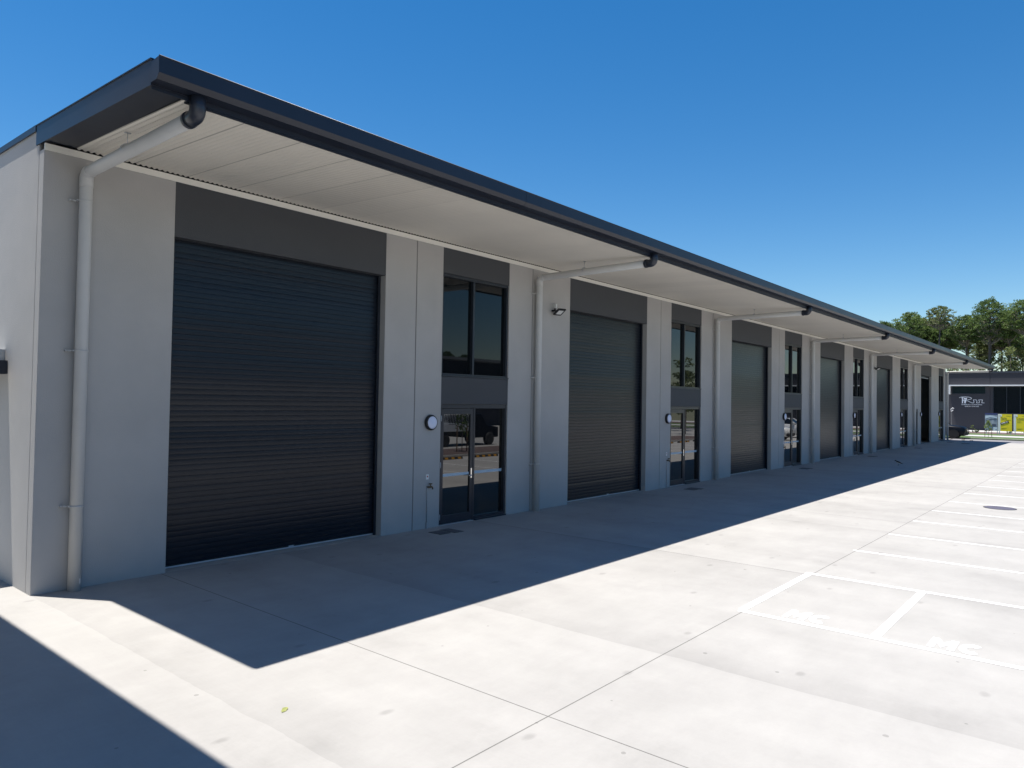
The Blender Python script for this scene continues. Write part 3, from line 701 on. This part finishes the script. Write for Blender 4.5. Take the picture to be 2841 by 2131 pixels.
# ------------------------------------------------------------------ vegetation
def leaf_cloud(b, c, r, n, size, rg, flat=1.0, m=0):
    for _ in range(n):
        while True:
            p = Vector((rg.uniform(-1, 1), rg.uniform(-1, 1), rg.uniform(-1, 1)))
            if p.length < 1: break
        p = Vector((p.x*r, p.y*r, p.z*r*flat)) + Vector(c)
        s = size*rg.uniform(.6, 1.3)
        u = Vector((rg.gauss(0, 1), rg.gauss(0, 1), rg.gauss(0, 1))).normalized(); v = u.cross(Vector((rg.gauss(0, 1), rg.gauss(0, 1), rg.gauss(0, 1)))).normalized()
        b.face([p-u*s-v*s*.35, p+u*s*.2-v*s*.5, p+u*s, p+v*s*.45])
def pine(seed, h, crown_r, crown_h, dense=1.0, airy=False, lean=0.0, tr=.2):
    """tall pine: bare trunk, limbs rising to flat needle pads that make a domed top"""
    rg = random.Random(seed); t = empty('pine_tree')
    tb = MB(); base = h-crown_h
    path = [(0, 0, 0), (lean*.3, 0, h*.35), (lean*.6+rg.uniform(-.1, .1), rg.uniform(-.1, .1), h*.65), (lean, rg.uniform(-.2, .2), h*.93)]
    tb.tube(path, [tr*1.35, tr, tr*.75, tr*.2], 9)
    lb = MB(); n = int(50*dense); tips = []
    for i in range(n):
        f = ((i+.5)/n)**.8; a = i*2.399+rg.uniform(-.4, .4)
        rad = crown_r*math.sqrt(max(.03, 1-max(0, (f-.3)/.7)**2))*rg.uniform(.45, 1.05)
        if f < .3: rad *= .55+1.5*f
        zt_ = base + crown_h*(.12+.86*f)*rg.uniform(.96, 1.02)
        zr = max(base-.3, zt_-rad*.75-rg.uniform(.2, .8)); px = lean*(zr/h)
        p0 = Vector((px, 0, zr)); p2 = Vector((px+math.cos(a)*rad, math.sin(a)*rad, min(h, zt_)))
        p1 = p0.lerp(p2, .55) + Vector((0, 0, -.10*rad))
        lb.tube([p0, p1, p2], [.055, .035, .012], 5, False); tips.append((p2, 1.0))
        for q in range(2):
            a2 = a+rg.choice((-1, 1))*rg.uniform(.3, 1.0); p3 = p1 + Vector((math.cos(a2)*rad*.4, math.sin(a2)*rad*.4, rg.uniform(.25, .7)))
            lb.tube([p1, p3], [.025, .008], 4, False); tips.append((p3, .75))
    trunk = tb.build('trunk', m_bark, t); lb.build('limbs', m_barkl, trunk)
    fbm = MB(); cnt = 26 if airy else 40
    for p, k_ in tips:
        leaf_cloud(fbm, p+Vector((0, 0, .08)), (.36 if airy else .50)*k_, int(cnt*k_*rg.uniform(.6, 1.2)), .125, rg, .42)
        leaf_cloud(fbm, p+Vector((rg.gauss(0, .35), rg.gauss(0, .35), rg.uniform(-.1, .25))), .26, int(cnt*.35), .11, rg, .6)
    fbm.build('crown', m_pine2 if airy else m_pine, t)
    return t
protos = [pine(1, 17.6, 2.9, 4.6, 1.5), pine(2, 18.3, 2.5, 3.3, .9, True), pine(3, 19.0, 3.2, 6.6, 1.7, tr=.25), pine(4, 17.2, 2.2, 4.6, 1.2, lean=.6), pine(5, 14.6, 1.9, 5.0, .9, True, -.4, .13)]
used = [False]*len(protos)
def put(i, x, y, s, rz, lab, grp=None, cat='tree'):
    if used[i]: o = copy_tree(protos[i])
    else: o = protos[i]; used[i] = True
    o.location = (x, y, -.03); o.scale = (s, s, s); o.rotation_euler = (0, 0, rz); tag(o, lab, cat, grp); return o
G1 = 'tall pines in front of the wood'
put(0, 125, 14.4, 1.0, .3, 'dense round topped pine, first to rise above the dark roof edge', G1)
put(1, 124, 10.0, 1.0, 1.1, 'airy umbrella shaped pine standing above its neighbours, sky showing through', G1)
put(2, 125, 3.7, 1.0, 2.0, 'tallest pine with a thick pale trunk behind the end of the canopy', G1)
put(0, 127, 7.0, .96, 2.5, 'rounded pine between the umbrella pine and the tallest pine', G1)
put(3, 128, 1.3, 1.02, .9, 'narrow pine just right of the tallest pine', G1)
put(0, 123, -.9, 1.04, 4.0, 'broad pine at the right frame edge', G1)
put(3, 126, 18.2, .96, 3.3, 'low pine top just showing over the dark roof edge', G1)
G2 = 'slender pines deeper in the wood'
rg = random.Random(11)
k = 0
for yy in (23.5, 20.8, 16.4, 12.4, 9.0, 5.6, 2.4, -.8, -3.5, 21, 13.8, 7.2, 0.8, -2.4, 18.5, 15, 11.2, 8.1, 4.4, 3.1, -1.7, 6.3, 10.2, 0, 17.2, 13, 1.6, -4.6):
    put((3, 0, 4, 3, 0, 4)[k % 6], 130+rg.uniform(0, 20), yy+rg.uniform(-.8, .8), rg.uniform(.9, 1.02), rg.uniform(0, 6), 'slender pine standing behind the front row of pines', G2); k += 1
# understorey
def bush_tree(seed, h, r):
    rg = random.Random(seed); t = empty('understorey_tree'); b = MB(); b.tube([(0, 0, 0), (.1, 0, h*.5), (0, .1, h*.85)], [.10, .07, .02], 6)
    for i in range(8):
        a = i*2.4; b.tube([(0, 0, h*.4+i*.3), (math.cos(a)*r*.6, math.sin(a)*r*.6, h*.55+i*.35)], [.03, .01], 4, False)
    b.build('trunk', m_bark, t); f = MB()
    for i in range(26):
        z = rg.uniform(.35, 1)*h; rr = r*math.sqrt(max(0.1, 1-abs(z/h-.6)*1.6)); a = rg.uniform(0, 6.28); q = rg.random()**.5*rr
        leaf_cloud(f, (math.cos(a)*q, math.sin(a)*q, z), .6, 46, .17, rg, .7)
    f.build('crown', m_pine2, t); return t
up_ = [bush_tree(21, 10.6, 1.5), bush_tree(22, 9.4, 1.9)]
ys = (21, 17.5, 14.6, 11.8, 9.4, 6.8, 4.9, 2.2, .6, -1.6, -3.6)
for i, yy in enumerate(ys):
    o = up_[i % 2] if i < 2 else copy_tree(up_[i % 2])
    s = rg.uniform(.85, 1.12); o.location = (118+rg.uniform(0, 12), yy, -.03); o.scale = (s, s, s); o.rotation_euler = (0, 0, rg.uniform(0, 6))
    tag(o, 'low bushy tree under the pines behind the dark building', 'tree', 'low trees under the pines')
# far wood as one mass behind
# young staked tree
t = empty('young_tree', (74.3, -1.9, .05), 0, 'small pale green sapling held between two dark stakes before the picture board', 'tree')
b = MB(); b.tube([(0, 0, 0), (0.01, 0, .5), (0, .02, 1.3)], [.016, .013, .006], 6); b.build('trunk', m_barkl, t)
f = MB(); rg2 = random.Random(5)
for z, r_ in ((.62, .2), (.75, .34), (.88, .36), (1.0, .32), (1.12, .24), (1.24, .18), (1.36, .12), (1.45, .08)):
    for q in range(6):
        a = rg2.uniform(0, 6.28); leaf_cloud(f, (math.cos(a)*r_*.7, math.sin(a)*r_*.7, z), .1, 16, .045, rg2, .8)
f.build('crown', m_young, t)
for s_ in (.26, -.26): MB().box(-.02, .02, s_-.02, s_+.02, -.05, .72).build('stake', m_timber, t)
MB().box(-.004, .004, -.26, .26, .60, .62).build('tie', m_timber, t)
def shrub(name, loc, h, r_, lab, m=m_bush, n=12, cat='shrub', grp='shrubs in the garden bed'):
    t = empty(name, loc, 0, lab, cat, grp); f = MB(); s = MB(); rgx = random.Random(int(loc[1]*100)+3)
    for i in range(n):
        a = rgx.uniform(0, 6.28); z = rgx.uniform(.35, 1)*h; q = r_*rgx.random()**.5
        s.tube([(0, 0, 0), (math.cos(a)*q*.5, math.sin(a)*q*.5, z*.6), (math.cos(a)*q, math.sin(a)*q, z)], .006, 4, False)
        leaf_cloud(f, (math.cos(a)*q, math.sin(a)*q, z), r_*.3, 16, .05, rgx, .7)
    s.build('stems', m_barkl, t); f.build('leaves', m, t)
shrub('shrub', (88, 1.08, .05), .8, .16, 'tall thin yellow green shrub against the dark wall', m_young)
shrub('shrub', (87, .6, .05), .32, .3, 'low dark shrub between the car and the young tree')
shrub('shrub', (86.4, -3.9, .05), .45, .55, 'low green shrub under the Lease board', m_bush, 22)
shrub('shrub', (87.2, -2.2, .05), .25, .3, 'very low plant behind the Sale board')
shrub('shrub', (87.5, 1.6, .05), .22, .3, 'tiny plant at the left end of the garden bed')

# pale post beside the far building
t = empty('post', (92.5, 3.72, 0), 0, 'slim pale grey post with a white bracket head above the black car', 'post')
MB().box(-.04, .04, -.05, .05, 0, 2.2).build('pole', m_seal, t)
b = MB(); b.tube([(0, 0, 2.15), (0, .05, 2.5), (0, -.12, 2.66), (0, -.26, 2.58)], .04, 8); b.tube([(0, .02, 2.25), (0, -.18, 2.42)], .045, 8); b.build('bracket', m_white, t)

# ------------------------------------------------------------------ cars
def wheel(t, x, y, r, w_=.22):
    Mx = Matrix.Translation((x, y, r)) @ Matrix.Rotation(R(90), 4, 'X')
    ty = MB().lathe([(r*.62, -w_/2), (r*.94, -w_/2), (r, -w_/2+.03), (r, w_/2-.03), (r*.94, w_/2), (r*.62, w_/2)], 28, Mx).build('wheel', m_rubber, t)
    rb = MB(); rb.lathe([(r*.64, -w_/2+.02), (r*.64, w_/2-.02)], 28, Mx, False); rb.build('rim', m_black, ty)
    for sgn in (-1, 1):
        sp = MB()
        for i in range(6):
            a = i*math.pi/3; sp.box(.05, r*.62, -.02, .02, sgn*(w_/2-.018)-.008, sgn*(w_/2-.018)+.008, Mx @ Matrix.Rotation(a, 4, 'Z'))
        sp.lathe([(.06, sgn*(w_/2-.02)-.01), (.05, sgn*(w_/2-.02)+.014)], 12, Mx); sp.build('spokes', m_galv, ty)
def car(name, loc, rz, paint, lab, L_=4.6, W_=1.84, hood=1.02, roof=1.72, r=.34, pickup=False, group=None):
    """x forward; body lofted over (x, z_low, z_belt, halfwidth) sections"""
    t = empty(name, loc, rz, lab, 'car', group)
    xs = [L_/2, L_/2-.08, L_/2-.35, L_/2-1.0, L_/2-1.45, .0, -L_/2+1.1, -L_/2+.3, -L_/2]
    top = [hood-.28, hood-.12, hood-.04, hood+.02, hood+.08, hood+.12, hood+.12, hood+.06, hood-.05]
    low = [.34, .28, .26, .25, .24, .24, .25, .30, .42]
    hw = [.62, .80, .90, .92, .92, .92, .92, .88, .76]
    b = MB(); K = 10
    for x, zt, zl, h_ in zip(xs, top, low, hw):
        h_ *= W_/1.84; zm = (zt+zl)/2
        ring = [(h_*.80, zl), (h_*.97, zl+.12), (h_, zm), (h_*.98, zt-.12), (h_*.86, zt-.01), (0, zt+.02), (-h_*.86, zt-.01), (-h_*.98, zt-.12), (-h_, zm), (-h_*.97, zl+.12), (-h_*.80, zl)]
        K = len(ring); b.v += [(x, q[0], q[1]) for q in ring]
    for i in range(len(xs)-1):
        for k_ in range(K):
            k2 = (k_+1) % K; b.addf((i*K+k_, i*K+k2, (i+1)*K+k2, (i+1)*K+k_), True)
    b.addf(range(K)); b.addf(range((len(xs)-1)*K, len(xs)*K)); b.build('body', paint, t)
    # cabin
    x0, x1 = (L_/2-1.35, -L_/2+(.35 if not pickup else 1.9)); bb = hood+.06; hwb, hwr = .84*W_/1.84, .66*W_/1.84
    A = [(x0, hwb, bb), (x0-.75, hwr, roof-.05), (x1+.35, hwr, roof-.05), (x1, hwb, bb)]
    g = MB(); g.v += [p for p in A] + [(p[0], -p[1], p[2]) for p in A]
    for f in ((0, 1, 2, 3), (4, 7, 6, 5), (0, 4, 5, 1), (3, 2, 6, 7)): g.addf(f)
    g.addf((1, 5, 6, 2)); g.build('windows', m_carg, t)
    rf = MB(); rf.prism([(x0-.70, roof-.055), (x0-.85, roof), (x1+.5, roof), (x1+.33, roof-.055)], -hwr-.01, hwr+.01, 'y'); rf.build('roof', paint, t, bevel=.02)
    pl = MB()
    for s_ in (-1, 1):
        for (xa, xb) in ((x0, x0-.75), (x1, x1+.35)): pl.tube([(xa, hwb*s_, bb), (xb, (hwr)*s_, roof-.04)], .035, 6)
        pl.tube([((x0+x1)/2-.1, (hwb+.0)*s_, bb), ((x0+x1)/2-.1, (hwr)*s_, roof-.04)], .035, 6)
    pl.build('pillars', paint, t)
    for s_ in (-1, 1):
        MB().box(L_/2-.34, L_/2-.09, s_*.58-.17, s_*.58+.17, hood-.30, hood-.16).build('headlight', m_chrome if paint is m_carb else m_white, t, bevel=.02)
        MB().box(-L_/2-.01, -L_/2+.25, s_*.70-.12, s_*.70+.12, hood-.22, hood+.0).build('tail_light', m_tail, t, bevel=.02)
        MB().box(x0-.25, x0-.08, s_*(hwb+.12)-.09, s_*(hwb+.12)+.09, bb+.02, bb+.17).build('mirror', paint, t, bevel=.03)
    for x in (L_/2-.88, -L_/2+.95):
        a = MB(); 
        for s_ in (-1, 1):
            wheel(t, x, s_*(W_/2-.12), r)
            a.prism([(x+(r+.07)*math.cos(R(q)), r+(r+.07)*math.sin(R(q))) for q in range(-20, 201, 20)], s_*(W_/2-.16), s_*(W_/2+.005), 'y')
        a.build('wheel_arch', m_black, t)
    MB().box(L_/2-.16, L_/2+.03, -.80, .80, .30, .55).build('bumper', m_black, t, bevel=.04)
    MB().box(L_/2-.06, L_/2+.012, -.42, .42, .60, hood-.2).build('grille', m_black, t, bevel=.02)
    return t
# front at y=-.86, heading -Y, near side at x about 69
car('black_car', (69.75-.0, 1.55, -.006), R(-90), m_carb, 'black four wheel drive parked nose out beyond the end of the warehouse', 4.8, 1.86, 1.10, 1.80, .36, True)
o = bpy.data.objects['black_car']
b = MB(); b.tube([(2.35, -.75, .42), (2.52, -.72, .40), (2.55, 0, .42), (2.52, .72, .40), (2.35, .75, .42)], .035, 8); b.tube([(2.45, -.5, .4), (2.50, -.45, .82), (2.50, .45, .82), (2.45, .5, .4)], .03, 8); b.build('bull_bar', m_black, o)
car('white_car', (51.9, -9.9, 0), R(90), m_carw, 'white hatchback reflected in the third glazed door', 4.2, 1.78, 1.0, 1.52, .31)
car('white_car', (57.2, -9.9, 0), R(90), m_carw, 'white wagon reflected beyond the hatchback', 4.7, 1.84, 1.05, 1.6, .33)

# flatbed ute seen in the first glazed door
t = empty('flatbed_truck', (26.6, -18.4, 0), R(0), 'flatbed work truck with slatted tray sides reflected in the nearest glazed door', 'truck')
b = MB(); b.box(-2.6, .4, -.95, .95, .86, .96)
for s_ in (-.95, .92): b.box(-2.6, .4, s_, s_+.03, .97, 1.25)
b.box(-2.6, -2.57, -.95, .95, .97, 1.25); b.build('tray', m_alu, t)
b = MB()
for s_ in (-.9, .9):
    for z in (1.3, 1.95): b.tube([(-2.5, s_, z), (.3, s_, z)], .02, 6)
    for i in range(22):
        x = -2.5+i*.13; b.tube([(x, s_, 1.3), (x+.1, s_, 1.95)], .012, 4)
b.tube([(-2.5, -.9, 1.97), (-2.5, .9, 1.97)], .03, 6); b.tube([(.3, -.9, 1.97), (.3, .9, 1.97)], .03, 6); b.build('cage', m_alu, t)
b = MB(); b.prism([(.5, .45), (2.9, .45), (2.9, 1.05), (1.9, 1.2), (1.4, 1.85), (.5, 1.9)], -.88, .88, 'y'); b.build('cab', m_carb, t, bevel=.05)
MB().box(-2.4, .5, -.4, .4, .55, .85).build('chassis', m_black, t)
for x in (-1.7, 2.1):
    for s_ in (-.8, .8): wheel(t, x, s_, .38, .24)

# wheel stops and planted island opposite, met only in the glass
def stop():
    t = empty('wheel_stop'); MB().prism([(-.09, 0), (.09, 0), (.055, .1), (-.055, .1)], -.82, .82, 'x').build('block', m_rubber, t)
    b = MB()
    for i in (-3, -1, 1, 3): b.prism([(-.094, .012), (-.0895, .012), (-.058, .095), (-.0625, .095)], i*.2-.09, i*.2+.09, 'x'); b.prism([(.0895, .012), (.094, .012), (.0625, .095), (.058, .095)], i*.2-.09, i*.2+.09, 'x')
    b.build('reflectors', m_ywheel, t); return t
s0 = stop()
for i in range(14):
    o = s0 if i == 0 else copy_tree(s0)
    o.location = (14.3+i*2.5, -11.6, .001); tag(o, 'black and yellow rubber wheel stop opposite the units, number %d along the island kerb' % (i+1), 'wheel stop', 'wheel stops along the island')
MB().prism(rect(12, 49, -15.6, -12.35), -.02, .10, 'z').build('island_kerb', m_kerb)['kind'] = 'structure'
sheet('island_bed', rect(12.15, 48.85, -15.45, -12.5), .112, m_mulch)
def sapling(x, y, lab):
    t = empty('sapling', (x, y, .1), 0, lab, 'tree', 'saplings in the island'); MB().tube([(0, 0, 0), (.02, 0, 1.0), (0, 0, 2.0)], [.02, .016, .008], 6).build('trunk', m_barkl, t)
    f = MB(); rgx = random.Random(int(x*10))
    for i in range(26):
        a = rgx.uniform(0, 6.28); z = rgx.uniform(.7, 2.3); leaf_cloud(f, (math.cos(a)*.22, math.sin(a)*.22, z), .16, 12, .07, rgx)
    f.build('crown', m_bush, t)
    for s_ in (-.35, .35): MB().box(s_-.02, s_+.02, -.02, .02, -.05, 1.3).build('stake', m_timber, t)
sapling(22.2, -13.6, 'staked sapling reflected in the nearest glazed door'); sapling(33, -13.8, 'staked sapling in the middle of the planted island')
rgx = random.Random(9)
bt = []
for i, (x, y, s) in enumerate(((44, -16.8, .42), (49, -18.5, .5), (54, -17.5, .45), (61, -21, .6), (66, -24, .7))):
    o = copy_tree(up_[i % 2]); o.location = (x, y, 0); o.scale = (s*1.3, s*1.3, s); tag(o, 'leafy green tree opposite the units, number %d from the island' % (i+1), 'tree', 'garden trees opposite the units')
for i in range(5):
    put(0, 52+i*7, -57-i*3, .56, i*1.3, 'round pine crown showing over the opposite roof', 'pines behind the opposite car park')
for i in range(14):
    x = 62 + i*5.5; y = -38-i*2.5+rgx.uniform(-3, 3)
    put((0, 3, 0, 2)[i % 4], x, y, rgx.uniform(.85, 1.0), rgx.uniform(0, 6), 'tall pine far behind the opposite car park', 'pines behind the opposite car park')
ob = empty('opposite_warehouse', (30, -40, 0), 0, 'dark walled warehouse with pale roof edge opposite the units', 'warehouse')
MB().box(-38, 26, -14, 0, -.02, 6.6).build('wall', m_fardk, ob); MB().box(-38.5, 26.5, -14, 1.6, 6.61, 6.86).build('roof', m_roofg, ob)
MB().box(8, 14, .01, .1, 0, 3.2).build('roller_door', m_curtain, ob)
